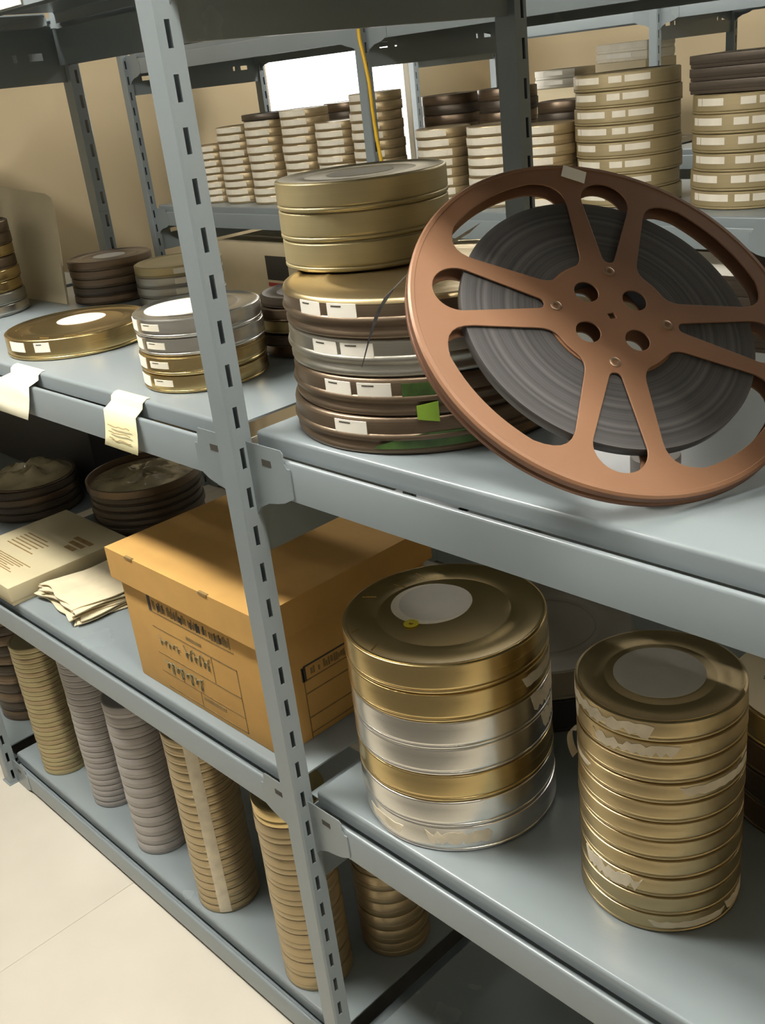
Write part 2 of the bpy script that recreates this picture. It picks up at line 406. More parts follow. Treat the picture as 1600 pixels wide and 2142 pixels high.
def torn(can, r, t0, t1, z0, z1, m='tape_cream', rag=.5, n=18, seed=1, slope=0):
    rnd = random.Random(seed); hh = z1-z0
    lo = [z0+rnd.uniform(0, rag)*hh*.55*(1 if k % 2 else .3) for k in range(n+1)]
    hi = [z1-rnd.uniform(0, rag)*hh*.45*(1 if k % 3 else .2) for k in range(n+1)]
    lo[0] = hi[0]-.001; lo[n] = hi[n]-.0015
    f = lambda arr: (lambda q: arr[int(round(q*n))]+slope*q)
    return MB().patch(r, t0, t1, f(lo), f(hi), n, .0005).build('torn_tape', m, can)
def label_or_glare_disc(can, r, h, ox=0, oy=0, m='lid_label_or_glare', z=None, name='lid_label_or_glare'):
    zz = h-.0018 if z is None else z
    return MB().lathe([(0, zz), (r, zz), (r, zz+.0005), (0, zz+.0005)], 48, ox, oy).build(name, m, can, 40)

# --- middle shelf, right bay
cansA, zA = stack(.167, .162, D1, .1425, .0432, ['gold', 'gold', 'silver', 'silver', 'gold', 'silver', 'silver'], 'wide gold-and-silver stack beside cardboard box', 'gold and silver cans on the middle shelf')
A0 = cansA[0]; hA = .0432; rA = .1425
label_or_glare_disc(A0, .052, hA, -.026, .012, 'lid_label_or_glare'); 
label_or_glare_disc(A0, .057, hA, -.029, .006, 'label_paper', hA-.00205, 'lid_label_or_glare')
ys = MB(); ys.lathe([(.0035, hA-.0012), (.0105, hA-.0012), (.0105, hA-.0006), (.0035, hA-.0006), (.0035, hA-.0012)], 24, -.012, -.052); ys.build('yellow_sticker', 'tape_yellow', A0)['label'] = 'small yellow ring sticker'
for a, rr in ((150, .115), (170, .105), (195, .12), (-95, .125), (-120, .128)):
    q = math.radians(a); MB().box(-.010, .010, -.0007, .0007, hA-.0019, hA-.0012).build('embossed_mark', 'gold', A0, None, (rr*math.cos(q), rr*math.sin(q), 0), q+.4)
torn(cansA[1], rA*.996, -4, 34, .016, .034, 'tape_cream', .25, 12, 3)
torn(cansA[2], rA*.996, 2, 40, .010, .043, 'tape_cream', .5, 14, 5)
torn(cansA[3], rA*.996, 12, 44, .012, .043, 'tape_cream', .6, 14, 6)
torn(cansA[6], rA*.996, -112, -82, .014, .030, 'tape_cream', .3, 10, 8)
torn(cansA[6], rA*.996, -68, -30, .012, .036, 'tape_cream', .9, 16, 9)
hB = .0281; rB = .0995
cansB, zB = stack(.488, .190, D1, rB, hB, ['pale_gold']*11, 'narrow all-gold stack nearest the right', 'narrow gold cans on the middle shelf', .0006)
label_or_glare_disc(cansB[0], .0535, hB, -.002, .002, 'lid_label_or_glare')
torn(cansB[0], rB*.996, -150, -62, .004, .024, 'tape_cream', .8, 22, 11)
torn(cansB[1], rB*.996, -108, -46, .004, .022, 'tape_cream', .9, 20, 12, .004)
torn(cansB[1], rB*.996, -150, -130, .006, .028, 'tape_cream', .4, 8, 13)
torn(cansB[3], rB*.996, -46, 20, .010, .024, 'tape_cream', .4, 16, 14)
torn(cansB[3], rB*.996, -150, -112, .012, .020, 'tape_cream', .3, 10, 15)
torn(cansB[8], rB*.996, -122, -70, .002, .026, 'tape_cream', .95, 18, 16)
torn(cansB[10], rB*.996, -66, -8, .008, .019, 'tape_cream', .4, 14, 17)
torn(cansB[10], rB*.996, -8, 26, .008, .026, 'tape_cream', .5, 10, 18)
def tape_tail():
    pts = []
    cx, cy = -rB*math.cos(math.radians(30)), -rB*math.sin(math.radians(30))
    m = MB(); n = 12; vs = []
    for k in range(n+1):
        a = k/n*4.6; x = cx-.002-.012*math.sin(a*.62); y = cy-.001*k/3; z = .020-.034*k/n+.006*math.sin(a)
        vs += [(x, y-.001, z), (x, y+.010, z+.002)]
    m.add(vs, [(2*k, 2*k+1, 2*k+3, 2*k+2) for k in range(n)])
    m.add([(a+.0006, b, c) for a, b, c in vs], [(2*k, 2*k+2, 2*k+3, 2*k+1) for k in range(n)])
    m.build('loose_tape', 'tape_cream', cansB[3])
tape_tail()
# grey plastic can on a black one, behind
film_can(.100, .458, D1+.0002, .150, .060, 'grey_can', 'black plastic film can under the grey one behind the wide stack', 'large cans behind the wide stack')
g2 = film_can(.100, .458, D1+.0604, .150, .052, 'grey_can', 'large grey film can with ringed lid behind the wide stack', 'large cans behind the wide stack')
MB().lathe([(.086, .0498), (.0875, .0512), (.0890, .0498)], 64).build('lid_ring', 'grey_can', g2, 60)
for ch in g2.children: ch.data = ch.data.copy(); ch.data.materials[0] = MATS['grey_plastic']
for o in list(COL.objects):
    if o.get('label', '').startswith('black plastic film can'):
        for ch in o.children: ch.data = ch.data.copy(); ch.data.materials[0] = MATS['black_plastic']
# paper-topped cans at the right edge
cc, zc = stack(.575, .455, D1, .120, .0460, ['gold', 'brown_can', 'dark_can', 'brown_can'], 'stack under handwritten paper, right edge', 'cans at the right edge of the middle shelf')
pn = thing('paper_note', 'cream paper note with handwriting lying on cans at right edge', 'paper', (.575, .455, zc))
MB().lathe([(0, .0003), (.116, .0003), (.116, .0012), (0, .0012)], 48).build('sheet', 'card_cream', pn, 40)
rnd = random.Random(4)
for row in range(4):
    for k in range(5):
        x0 = -.075+k*.032; y0 = .045-row*.028
        pts = [(x0+rnd.uniform(0, .02), y0+rnd.uniform(-.009, .009), .0014) for _ in range(5)]
        MB().tube(pts, .0007, 5).build('handwriting', 'print_dark', pn)

# --- floor shelf stacks
def cyc(seq, n): return [seq[i % len(seq)] for i in range(n)]
stack(-1.185, .088, D0, .060, .0132, cyc(['olive_gold', 'olive_gold', 'old_gold'], 28), 'slim shiny stack, bottom shelf far left', 'thin cans stacked on the bottom shelf, left end', .0008, parts=False)
stack(-.962, .106, D0, .058, .0162, ['grey_can']*25, 'farther pale grey bottom-shelf stack', 'thin grey cans, farther stack', .0006, parts=False)
stack(-.733, .092, D0, .0605, .0262, ['grey_can']*15, 'pale grey stack beside taped stack', 'grey cans, nearer stack', .0006, parts=False)
stack(-.477, .088, D0, .064, .0196, ['old_gold']*22, 'bottom-shelf stack with cream tape strip', 'worn gold cans joined by tape strip', .0004, parts=False)
stack(-.185, .086, D0, .0655, .0350, ['gold']+['old_gold']*11, 'bottom-shelf stack directly behind front post', 'worn gold cans behind the front post', .0008, parts=False)
stack(-.128, .240, D0, .068, .0330, ['old_gold']*8, 'low stack right of front post', 'gold cans right of the front post', .0012, parts=False)
tp = MB().patch(.0645, -53, -31, D0+.004, D0+.430, 8, .0005, -.477, .088).build('tape_strip', 'tape_cream')
tag(tp, 'long cream tape strip running down a worn gold can stack', 'tape')
stack(-1.52, .16, D0, .09, .030, cyc(['brown_can', 'dark_can'], 11), 'bottom-shelf stack beyond the leftmost post', 'brown cans beyond the left post', .003, parts=False)

# --- upper shelf, left bay
rC, hC = .1335, .0385
canC = film_can(-.738, .172, D2+.0002, rC, hC, 'gold', 'flat gold film can lying alone with a white round label', 'cans on the upper shelf left of the post')
label_or_glare_disc(canC, .046, hC, -.020, .020, 'lid_label_or_glare')
for (a, b) in ((-93, -74), (-64, -51)): paper(canC, rC*.996, a, b, .016, .033, 'label_white', 'label', b > -60)
for a, rr in ((-100, .105), (-60, .11), (-130, .11), (-35, .11)):
    q = math.radians(a); MB().box(-.011, .011, -.0008, .0008, hC-.0019, hC-.0011).build('embossed_mark', 'gold', canC, None, (rr*math.cos(q), rr*math.sin(q), 0), q+1.4)
rD, hD = .0975, .0280
cansD, zD = stack(-.288, .147, D2, rD, hD, ['silver', 'silver', 'gold', 'gold'], 'short stack half hidden by front post', 'silver and gold cans behind the post on the upper shelf', .002)
for i, c in enumerate(cansD):
    paper(c, rD*.996, -122+i*2, -100+i*2, .008, .024, 'label_white', 'label', False)
    paper(c, rD*.996, -92+i*1.5, -70+i*1.5, .011, .021, 'label_paper', 'label', True)
label_or_glare_disc(cansD[0], .060, hD, -.016, -.012, 'label_white')  # white disc paints the glare patch on the silver lid
stack(-1.075, .452, D2, .094, .0185, ['brown_can', 'brown_can', 'brown_can', 'dark_can', 'brown_can'], 'brown stack beside left rear post', 'brown cans at the back of the upper shelf')
label_or_glare_disc([o for o in COL.objects if o.get('label', '').startswith('brown film can, topmost in brown stack beside')][0], .036, .0185, 0, 0, 'lid_label_or_glare')
fF, _ = stack(-.865, .492, D2, .094, .0210, ['olive_gold', 'dull_silver', 'dull_silver', 'dull_silver'], 'grey-gold stack behind slotted front post', 'grey and gold cans at the back of the upper shelf')
for c in fF: paper(c, .094*.996, -40, -12, .006, .017, 'label_paper', 'label', False)
fG, _ = stack(-1.255, .205, D2, .105, .0245, ['brown_can', 'brown_can', 'gold', 'brown_can', 'gold', 'gold', 'dull_silver', 'silver'], 'tall mixed stack at left picture edge', 'mixed cans at the left edge of the upper shelf', .004)
stack(-.262, .338, D2, .080, [.016, .020, .022, .018, .020], ['dark_can', 'brown_can', 'olive_gold', 'dark_can', 'brown_can'], 'untidy dark stack behind front post', 'untidy cans behind the post', .008)
# leaning sheet of board
bd = MB(); n = 14; vs = []
poly = [(0, 0), (.40, 0), (.405, .10), (.40, .205), (.385, .228), (.36, .236), (0, .262)]
for k, (a, b) in enumerate(poly):
    bend = .03*(b/.26)**2
    vs += [(-1.515+a, .345+bend, D2+.001+b), (-1.515+a, .349+bend, D2+.001+b)]
m_ = len(poly)
bd.add(vs, [tuple(2*k for k in range(m_)), tuple(2*k+1 for k in range(m_))[::-1]]+[(2*k, 2*k+1, (2*k+3) % (2*m_), (2*k+2) % (2*m_)) for k in range(m_)])
tag(bd.build('cardboard_sheet', 'card_cream'), 'cream cardboard sheet with rounded corner standing behind the left stack', 'cardboard')

# --- sticky notes on the shelf edge
def note(x0, x1, xb0, xb1, zbot, m, label, lines):
    # strip stuck on top of the panel edge and hanging down in front of the beam
    path = [(.027, D2+.0007), (.0205, D2+.0007), (.0125, D2-.004), (.0105, D2-.012), (.004, D2-.017), (-.0035, D2-.022), (-.0055, D2-.045), (-.008, (D2-.045+zbot)/2), (-.012, zbot)]
    n = len(path); vs = []
    for k, (y, z) in enumerate(path):
        q = max(0, k-3)/(n-4)
        for x in (x0+(xb0-x0)*q, x1+(xb1-x1)*q): vs += [(x, y, z), (x, y-.0005, z+.0005)]
    fs = []
    for k in range(n-1):
        a = 4*k; b = a+4
        fs += [(a, b, b+2, a+2), (a+1, a+3, b+3, b+1), (a, a+1, b+1, b), (a+2, b+2, b+3, a+3)]
    fs += [(0, 2, 3, 1), (4*n-4, 4*n-3, 4*n-1, 4*n-2)]
    t = tag(MB().add(vs, fs).build('sticky_note', m, None, 60), label, 'sticky note', 'paper notes on the shelf edge')
    rnd = random.Random(2)
    for k in range(lines):
        z = zbot+.014+k*.011; yy = -.0122+.003*(z-zbot)/.04
        pts = [(xb0+.018+(xb1-xb0-.034)*q/8, yy, z+rnd.uniform(-.002, .002)) for q in range(9)]
        MB().tube(pts, .0006, 5).build('handwriting', 'print_brown', t)
note(-.705, -.600, -.770, -.632, D2-.082, 'note_pale', 'blank pale note hanging from shelf edge, at far left', 0)
note(-.358, -.268, -.366, -.270, D2-.078, 'note_yellow', 'yellow sticky note with faint writing on shelf edge near the post', 3)

# --- upper shelf, right bay: wide shipping cans with smaller ones on top
IX, IY, rI = .150, .200, .178
hI = [.0455, .0455, .0455, .0455]
cansI, zI = stack(IX, IY, D2, rI, hI, ['brown_can', 'dull_silver', 'brown_can', 'brown_can'], 'wide low stack leaning the big reel', 'wide shipping cans on the upper shelf', .003, 'wide')
for i, c in enumerate(cansI):
    nm = ['brown', 'dull silver', 'brown', 'brown'][i]
    c['label'] = '%s wide film can with white labels, %s under small gold cans' % (nm, nth(i, 4))
hT = .0455
MB().lathe([(rI*.9862, hT-.0058), (rI*.979, hT-.0018), (rI*.962, hT+.0001), (rI*.93, hT-.0002), (rI*.91, hT-.0032), (rI*.70, hT-.0019), (rI*.68, hT-.0005), (rI*.66, hT-.0019), (0, hT-.0019)], 72).build('lid_top', 'pale_gold', cansI[0], 50)
lab = [((-101, -89), (-85, -72)), ((-96, -83), (-81, -67)), ((-92, -79), (-76, -62)), ((-87, -72),)]
for c, ls in zip(cansI, lab):
    for (a, b) in ls: paper(c, rI*.988, a, b, .0250, .0405, 'label_white')
MB().patch(rI*.988, -58, -40, .022, .040, 8).build('green_tape', 'tape_green', cansI[2])
MB().patch(rI*1.002, -53, -45, lambda q: -.002-.004*q, lambda q: .014+.004*q, 6).build('green_tag', 'green_tag', cansI[2])
MB().patch(rI*.990, -69, -30, lambda q: .008+.002*q, lambda q: .011+.016*math.sin(min(1, q*1.6)*PI/2), 14).build('green_tape', 'tape_green', cansI[3])
cansJ, zJ = stack(.020, .232, zI, .1125, .0362, ['olive_gold', 'olive_gold', 'olive_gold'], 'small stack on the wide cans', 'small gold cans on top of the wide cans', .0015)
label_or_glare_disc(cansJ[0], .044, .0362, 0, .0, 'label_paper')

# --- the big projection reel
RC = Vector((.4480, .1619, 1.3795)); RR = .2121
n = Vector((.6144, -.2296, .7548)).normalized(); v = Vector((-.7071, .2642, .6559)); v = (v-n*v.dot(n)).normalized(); h = v.cross(n)
RM = Matrix(((h.x, v.x, n.x, RC.x), (h.y, v.y, n.y, RC.y), (h.z, v.z, n.z, RC.z), (0, 0, 0, 1)))
reel = thing('film_reel', 'large brown metal film reel wound with dark film leaning on cans', 'film reel')
reel.matrix_world = RM
def circ(cx, cy, r, n=48, a0=0, a1=2*PI): return [(cx+r*math.cos(a0+(a1-a0)*k/n), cy+r*math.sin(a0+(a1-a0)*k/n)) for k in range(n)]
def teardrop(a):
    x1, r1, x2, r2 = .372, .034, .757, .130
    L = x2-x1; be = math.acos((r1-r2)/L)
    pts = [(x2+r2*math.cos(t), r2*math.sin(t)) for t in [-be+2*be*k/20 for k in range(21)]]
    pts += [(x1+r1*math.cos(t), r1*math.sin(t)) for t in [be+(2*PI-2*be)*k/10 for k in range(11)]]
    c, s = math.cos(a), math.sin(a)
    return [(RR*(x*c-y*s), RR*(x*s+y*c)) for x, y in pts]
def sector(a):
    # opening between two spoke pairs; a is the middle direction
    def line(q, sgn):     # spoke edge, pair axis at a + sgn*45 deg ; lateral grows outwards
        ax = q; lat = .138+.10*(q-.30)/.45*.75
        ang = a+sgn*PI/4
        x, y = ax, -sgn*lat
        return (x*math.cos(ang)-y*math.sin(ang), x*math.sin(ang)+y*math.cos(ang))
    e1 = [line(.30+.56*k/16, -1) for k in range(17)]
    e2 = [line(.30+.56*k/16, 1) for k in range(17)]
    e1 = [p for p in e1 if .325 < math.hypot(*p) < .884]; e2 = [p for p in e2 if .325 < math.hypot(*p) < .884]
    ang = lambda p: math.atan2(p[1], p[0])
    def arc(r, p, q, n):
        t0, t1 = ang(p)-a, ang(q)-a
        t0 = (t0+PI) % (2*PI)-PI; t1 = (t1+PI) % (2*PI)-PI
        return [(r*math.cos(a+t0+(t1-t0)*k/n), r*math.sin(a+t0+(t1-t0)*k/n)) for k in range(n+1)]
    outer = arc(.886, e1[-1], e2[-1], 20); inner = arc(.322, e2[0], e1[0], 10)
    segs = [e1, outer, e2[::-1], inner]; dist = [.15, .15, .05, .05]       # fillet size at the end of each segment
    pts = []
    segs = [[Vector(p) for p in s_] for s_ in segs]
    def corner(i): return (segs[i][-1]+segs[(i+1) % 4][0])/2
    for i in range(4):
        cs, ce = corner((i-1) % 4), corner(i)
        keep = [p for p in segs[i] if (p-cs).length > dist[(i-1) % 4] and (p-ce).length > dist[i]]
        pts += keep
        nxt = [p for p in segs[(i+1) % 4] if (p-ce).length > dist[i]]
        if keep and nxt:
            p0, p1, p2 = keep[-1], ce, nxt[0]
            pts += [p0*(1-t)**2+p1*2*t*(1-t)+p2*t*t for t in (.15, .3, .45, .6, .75, .9)]
    return [(RR*p.x, RR*p.y) for p in pts]
GA = [math.radians(q) for q in (-116, -26, 64, 154)]
def flange_mesh(nm, m, th):
    cu = bpy.data.curves.new(nm, 'CURVE'); cu.dimensions = '2D'; cu.fill_mode = 'BOTH'; cu.extrude = th/2; cu.bevel_depth = .0004; cu.bevel_resolution = 1
    loops = [circ(0, 0, RR*.985, 160)]
    for a in GA: loops += [teardrop(a), sector(a+PI/4)]
    for k in range(4): 
        q = math.radians(19+90*k); loops.append(circ(RR*.174*math.cos(q), RR*.174*math.sin(q), RR*.064, 28))
    loops.append([(-.004, -.004), (.004, -.004), (.004, .004), (-.004, .004)])
    for L in loops:
        sp = cu.splines.new('POLY'); sp.points.add(len(L)-1); sp.use_cyclic_u = True
        for p, (x, y) in zip(sp.points, L): p.co = (x, y, 0, 1)
    o = bpy.data.objects.new('tmp', cu); COL.objects.link(o)
    dg = bpy.context.evaluated_depsgraph_get(); me = bpy.data.meshes.new_from_object(o.evaluated_get(dg))
    bpy.data.objects.remove(o); bpy.data.curves.remove(cu)
    me.name = nm; me.materials.clear(); me.materials.append(MATS[m]); return me
fm = flange_mesh('flange', 'reel_brown', .0012)
TW = .019
link('flange', fm, reel, (0, 0, -.0008)); link('flange', fm, reel, (0, 0, -TW+.0012))
def rim(z, s): 
    return MB().lathe([(RR*.965, z), (RR*.972, z+s*.0012), (RR*.99, z+s*.001), (RR, z-s*.0012), (RR, z-s*.0050), (RR*.990, z-s*.0062), (RR*.982, z-s*.005), (RR*.986, z-s*.004), (RR*.986, z-s*.0014), (RR*.965, z)], 128)
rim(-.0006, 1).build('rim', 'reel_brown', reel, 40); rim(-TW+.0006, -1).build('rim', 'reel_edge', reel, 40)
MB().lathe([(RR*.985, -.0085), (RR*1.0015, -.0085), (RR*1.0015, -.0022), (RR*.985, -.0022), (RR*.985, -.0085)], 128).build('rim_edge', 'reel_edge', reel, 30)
MB().lathe([(RR*.30, -.0035), (RR*.742, -.0035), (RR*.745, -.0045), (RR*.745, -TW+.0045), (RR*.742, -TW+.0035), (RR*.30, -TW+.0035), (RR*.30, -.0035)], 128).build('film_roll', 'film_edge', reel, 40)
MB().lathe([(RR*.245, -.0020), (RR*.335, -.0020), (RR*.335, -.0033), (RR*.245, -.0033), (RR*.245, -.0020)], 64).build('core_plate', 'reel_brown', reel, 40)
MB().lathe([(RR*.24, -.003), (RR*.30, -.003), (RR*.30, -TW+.003), (RR*.24, -TW+.003), (RR*.24, -.003)], 64).build('hub', 'reel_dark', reel, 40)
for a in GA:
    MB().lathe([(.0026, 0), (.0058, 0), (.0058, .0008), (.0046, .0014), (.0030, .0012), (.0026, 0)], 20, RR*.28*math.cos(a), RR*.28*math.sin(a)).build('rivet', 'rivet', reel, 40)
q = math.radians(74); lb = MB().box(-.0135, .0135, -.009, .009, .0002, .0009).build('label', 'label_white', reel, None, (RR*.93*math.cos(q), RR*.93*math.sin(q), 0), q-PI/2-.35)
# film tail hanging from the reel in front of the wide cans
tail = [Vector(p) for p in ((.2960, .1350, 1.4680), (.2876, .0750, 1.4512), (.2899, .0350, 1.4407), (.2827, .0120, 1.4247), (.2722, .0020, 1.4049), (.2589, -.0020, 1.3768), (.2424, -.0020, 1.3447))]
mt = MB(); vs = []
ws = [.017, .017, .0165, .015, .0085, .0035, .0015]
for p, w in zip(tail, ws):
    off = Vector((.45, .65, .55)).normalized()*w
    vs += [p-off*.5, p+off*.5]
k_ = len(tail)
mt.add(vs, [(2*i, 2*i+1, 2*i+3, 2*i+2) for i in range(k_-1)])
tm = mt.build('film_tail', 'film_edge', None, 60)
tm.parent = reel; tm.matrix_parent_inverse = RM.inverted()
# grey plastic core behind the reel
core = thing('film_core', 'small grey plastic film core behind the big reel', 'film core', (.515, .135, D2+.0002))
MB().lathe([(.012, 0), (.024, 0), (.025, .001), (.025, .024), (.024, .025), (.012, .025), (.012, 0)], 40).build('ring', 'grey_can', core, 40)
MB().lathe([(.0085, .001), (.012, .001), (.012, .024), (.0085, .024), (.0085, .001)], 32).build('sleeve', 'grey_plastic', core, 40)

# ------------------------------------------------------------------ middle shelf, left bay
# archive box
BX0, BX1, BY0, BY1, BZ0, BZ1 = -.522, -.102, .034, .392, D1+.0003, .909
box = thing('storage_box', 'kraft cardboard storage box with lid and printed form on front', 'box', ((BX0+BX1)/2, BY0, BZ0))
def loc_box(mb, nm, m, bev=0, par=None):
    o = mb.build(nm, m, par or box); o.data.transform(Matrix.Translation(-Vector(box.location)))
    if bev: bevel(o.data, bev)
    return o
body = loc_box(MB().box(BX0, BX1, BY0, BY1, BZ0, BZ1-.004), 'body', 'kraft', .003)
LZ = BZ1-.060; o_ = .011
lidm = MB()
lidm.box(BX0-o_, BX1+o_, BY0-o_, BY1+o_, BZ1-.003, BZ1)
lidm.box(BX0-o_, BX1+o_, BY0-o_, BY0-o_+.003, LZ, BZ1-.003); lidm.box(BX0-o_, BX1+o_, BY1+o_-.003, BY1+o_, LZ, BZ1-.003)
lidm.box(BX0-o_, BX0-o_+.003, BY0-o_+.003, BY1+o_-.003, LZ, BZ1-.003); lidm.box(BX1+o_-.003, BX1+o_, BY0-o_+.003, BY1+o_-.003, LZ, BZ1-.003)
lid = loc_box(lidm, 'lid', 'kraft')
for x in (-.452, -.228):
    loc_box(MB().box(x-.012, x+.012, BY0-o_-.0012, BY0-o_+.004, BZ1-.0035, BZ1+.0010), 'fold_slot', 'print_brown', 0, box)
# printed form on the front
fy = BY0-.0006
def strip(x0, x1, z0, z1, m='print_brown', nm='printed_line', par=None): return loc_box(MB().box(x0, x1, fy, BY0+.0005, z0, z1), nm, m, 0, par)
fx0, fx1 = -.438, -.188
for z in (.805, .773, .719, .680, .650): strip(fx0+(.012 if z < .66 else 0), fx1, z, z+.0022)
strip(fx1-.002, fx1, .650, .775); strip(-.262, -.260, .721, .773); strip(-.319, -.317, .652, .680)
strip(-.310, -.245, .668, .676); strip(-.330, -.285, .783, .789)
rnd = random.Random(12)
strip(fx0, fx0+.009, .807, .838, 'print_dark', 'printed_heading')
x = fx0+.014
while x < fx1-.010:
    w = rnd.uniform(.0016, .0042); z0 = .810+rnd.uniform(0, .004); h0 = rnd.uniform(.010, .022)
    strip(x, x+w, z0, z0+h0, 'print_brown' if rnd.random() < .7 else 'print_dark', 'printed_heading')
    x += w+rnd.choice((.0008, .0012, .0012, .002, .007))
def scribble(x0, x1, z0, z1, loops, seed, rr):
    rnd = random.Random(seed); hh = z1-z0; N = loops*9
    pts = []
    for k in range(N+1):
        q = k/N; a = q*loops*2*PI
        amp = .5*(.65+.35*math.sin(3.1*q*loops+seed))
        pts.append((x0+(x1-x0)*q+.35*(x1-x0)/loops*math.sin(a)+rnd.uniform(-.0008, .0008), fy-.0003, z0+hh*(.5+amp*math.cos(a))+rnd.uniform(-.001, .001)))
    loc_box(MB().tube(pts, rr, 5), 'handwriting', 'ink_green')
scribble(-.425, -.360, .740, .757, 5, 1, .0008); scribble(-.345, -.266, .737, .766, 6, 2, .0010); scribble(-.420, -.302, .685, .714, 8, 3, .0014)
# printed panel on the right side
sxx = BX1+.0006
def sstrip(y0, y1, z0, z1, m='print_brown'): loc_box(MB().box(BX1-.0005, sxx, y0, y1, z0, z1), 'printed_line', m)
for z in (.750, .726, .680, .651): sstrip(.100, .30, z, z+.0022)
sstrip(.099, .101, .642, .775); sstrip(.102, .30, .776, .779, 'print_dark'); sstrip(.097, .106, .751, .777, 'print_dark')
yy = .116
while yy < .29:
    w = rnd.uniform(.002, .005); sstrip(yy, yy+w, .756+rnd.uniform(0, .003), .764+rnd.uniform(0, .008)); yy += w+rnd.choice((.001, .0015, .002, .008))

# flat carton
FZ = D1+.0003; FH = .046
fb = thing('flat_carton', 'flat cream carton with brown printing on the middle shelf', 'box', (-1.16, .155, FZ), 0)
cm = bevel(MB().box(-.150, .150, -.150, .150, 0, FH*.62).mesh('tray', 'flat_box'), .002); link('tray', cm, fb)
cm = bevel(MB().box(-.153, .153, -.153, .153, FH*.22, FH).mesh('lid', 'flat_box'), .003); link('lid', cm, fb)
rnd = random.Random(21)
def fpr(x0, x1, y0, y1, m='print_brown'): MB().box(x0, x1, y0, y1, FH-.0002, FH+.0004).build('printing', m, fb)
for k in range(3): fpr(.035+k*.012, .115-k*.006, .070-k*.019, .083-k*.019)
for k in range(6): fpr(-.10, rnd.uniform(-.01, .04), .02-k*.011, .0235-k*.011)
for k in range(7): fpr(-.14+.004*k, .06+rnd.uniform(-.03, .05), -.072-k*.0065, -.0695-k*.0065)
# bundle of papers
pb = thing('paper_bundle', 'loose bundle of wrinkled cream papers beside the cardboard box', 'papers', (-.880, .168, D1))
def sheet(z0, w, dp, seed, amp, th=.0022):
    rnd = random.Random(seed); nx, ny = 14, 10; vs = []; ph = [rnd.uniform(0, 6) for _ in range(6)]
    for s_ in (0, 1):
        for i in range(nx+1):
            for j in range(ny+1):
                u, w_ = i/nx, j/ny
                x = (u-.5)*w+.006*math.sin(9*w_+ph[0]); y = (w_-.5)*dp+.006*math.sin(8*u+ph[1])-.012*(abs(u-.55)*2)**3*(1 if w_ < .3 else 0)
                z = z0+amp*(math.sin(5*u+ph[2])*math.sin(4*w_+ph[3])+1)*.5+amp*.4*(math.sin(13*u+ph[4])+1)*(1-w_)
                vs.append((x, y, z+th*s_))
    fs = []; N = (nx+1)*(ny+1)
    for i in range(nx):
        for j in range(ny):
            a = i*(ny+1)+j; fs += [(a, a+1, a+ny+2, a+ny+1), (N+a, N+a+ny+1, N+a+ny+2, N+a+1)]
    ring = [i*(ny+1) for i in range(nx+1)]+[nx*(ny+1)+j for j in range(1, ny+1)]+[i*(ny+1)+ny for i in reversed(range(nx))]+[j for j in reversed(range(1, ny))]
    for k in range(len(ring)): a, b = ring[k], ring[(k+1) % len(ring)]; fs.append((a, b, b+N, a+N))
    return MB().add(vs, fs)
z = .0006
for k in range(8):
    o = sheet(z, .205-.004*k, .215-.006*(k % 3), 30+k, .0035 if k > 1 else .001).build('sheet', 'paper_yellow', pb, 60, (rnd.uniform(-.006, .006), rnd.uniform(-.006, .006), 0), rnd.uniform(-.03, .03)-.12)
    z += .0042
# dark open reels behind
rO = .140
oc, zo = stack(-1.150, .457, D1, rO, .0190, ['dark_can']*6, 'dark stack under crumpled plastic tray', 'dark cans at the back of the middle shelf', .003)
def crumple(r, h, seed, m='plastic_wrap', seg=40, rings=9):
    rnd = random.Random(seed); vs = [(0, 0, h)]; fs = []
    ph = [rnd.uniform(0, 6) for _ in range(8)]
    for i in range(1, rings+1):
        q = i/rings
        for k in range(seg):
            a = 2*PI*k/seg
            z = h*(1-q**3)*(.75+.25*math.sin(5*a+ph[0]+4*q)+.2*math.sin(11*q+ph[1]+2*a)+.12*rnd.uniform(-1, 1))
            vs.append((r*q*math.cos(a), r*q*math.sin(a), max(.0002, z)))
    for k in range(seg): fs.append((0, 1+k, 1+(k+1) % seg))
    for i in range(rings-1):
        for k in range(seg):
            a = 1+i*seg; fs.append((a+k, a+seg+k, a+seg+(k+1) % seg, a+(k+1) % seg))
    fs.append(tuple(1+(rings-1)*seg+k for k in reversed(range(seg))))
    return MB().add(vs, fs)
tray = thing('open_film_can', 'open film can holding crumpled plastic, on top of dark stack', 'film can', (-1.150, .457, zo+.0002))
MB().lathe([(0, 0), (rO*1.0, 0), (rO*1.02, .002), (rO*1.02, .020), (rO*1.0, .0215), (rO*.985, .020), (rO*.985, .004), (0, .004)], 72).build('tray', 'brown_can', tray, 40)
crumple(rO*.95, .018, 3).build('plastic_wrap', 'plastic_wrap', tray, 50, (0, 0, .0045))
wr = thing('wrapped_can', 'film can in crumpled clear plastic behind the cardboard box', 'film can', (-.79, .475, D1+.0003))
MB().lathe([(0, 0), (.095, 0), (.097, .003), (.097, .085), (.095, .088), (0, .088)], 60).build('can', 'olive_gold', wr, 40)
crumple(.094, .022, 9).build('plastic_wrap', 'plastic_wrap', wr, 50, (0, 0, .0885))
gd, zg = stack(-1.535, .33, D1, .125, .021, ['dark_can', 'brown_can', 'dark_can', 'dark_can'], 'dark stack at middle shelf far left', 'dark cans at the far left of the middle shelf', .004)
wr2 = thing('wrapped_reel', 'film reel in crumpled brown plastic at the far left edge', 'film reel', (-1.535, .33, zg+.0003))
MB().lathe([(0, 0), (.118, 0), (.120, .002), (.118, .004), (0, .004)], 60).build('flange', 'brown_can', wr2, 40)
crumple(.112, .030, 14).build('plastic_wrap', 'plastic_wrap', wr2, 50, (0, 0, .0042))

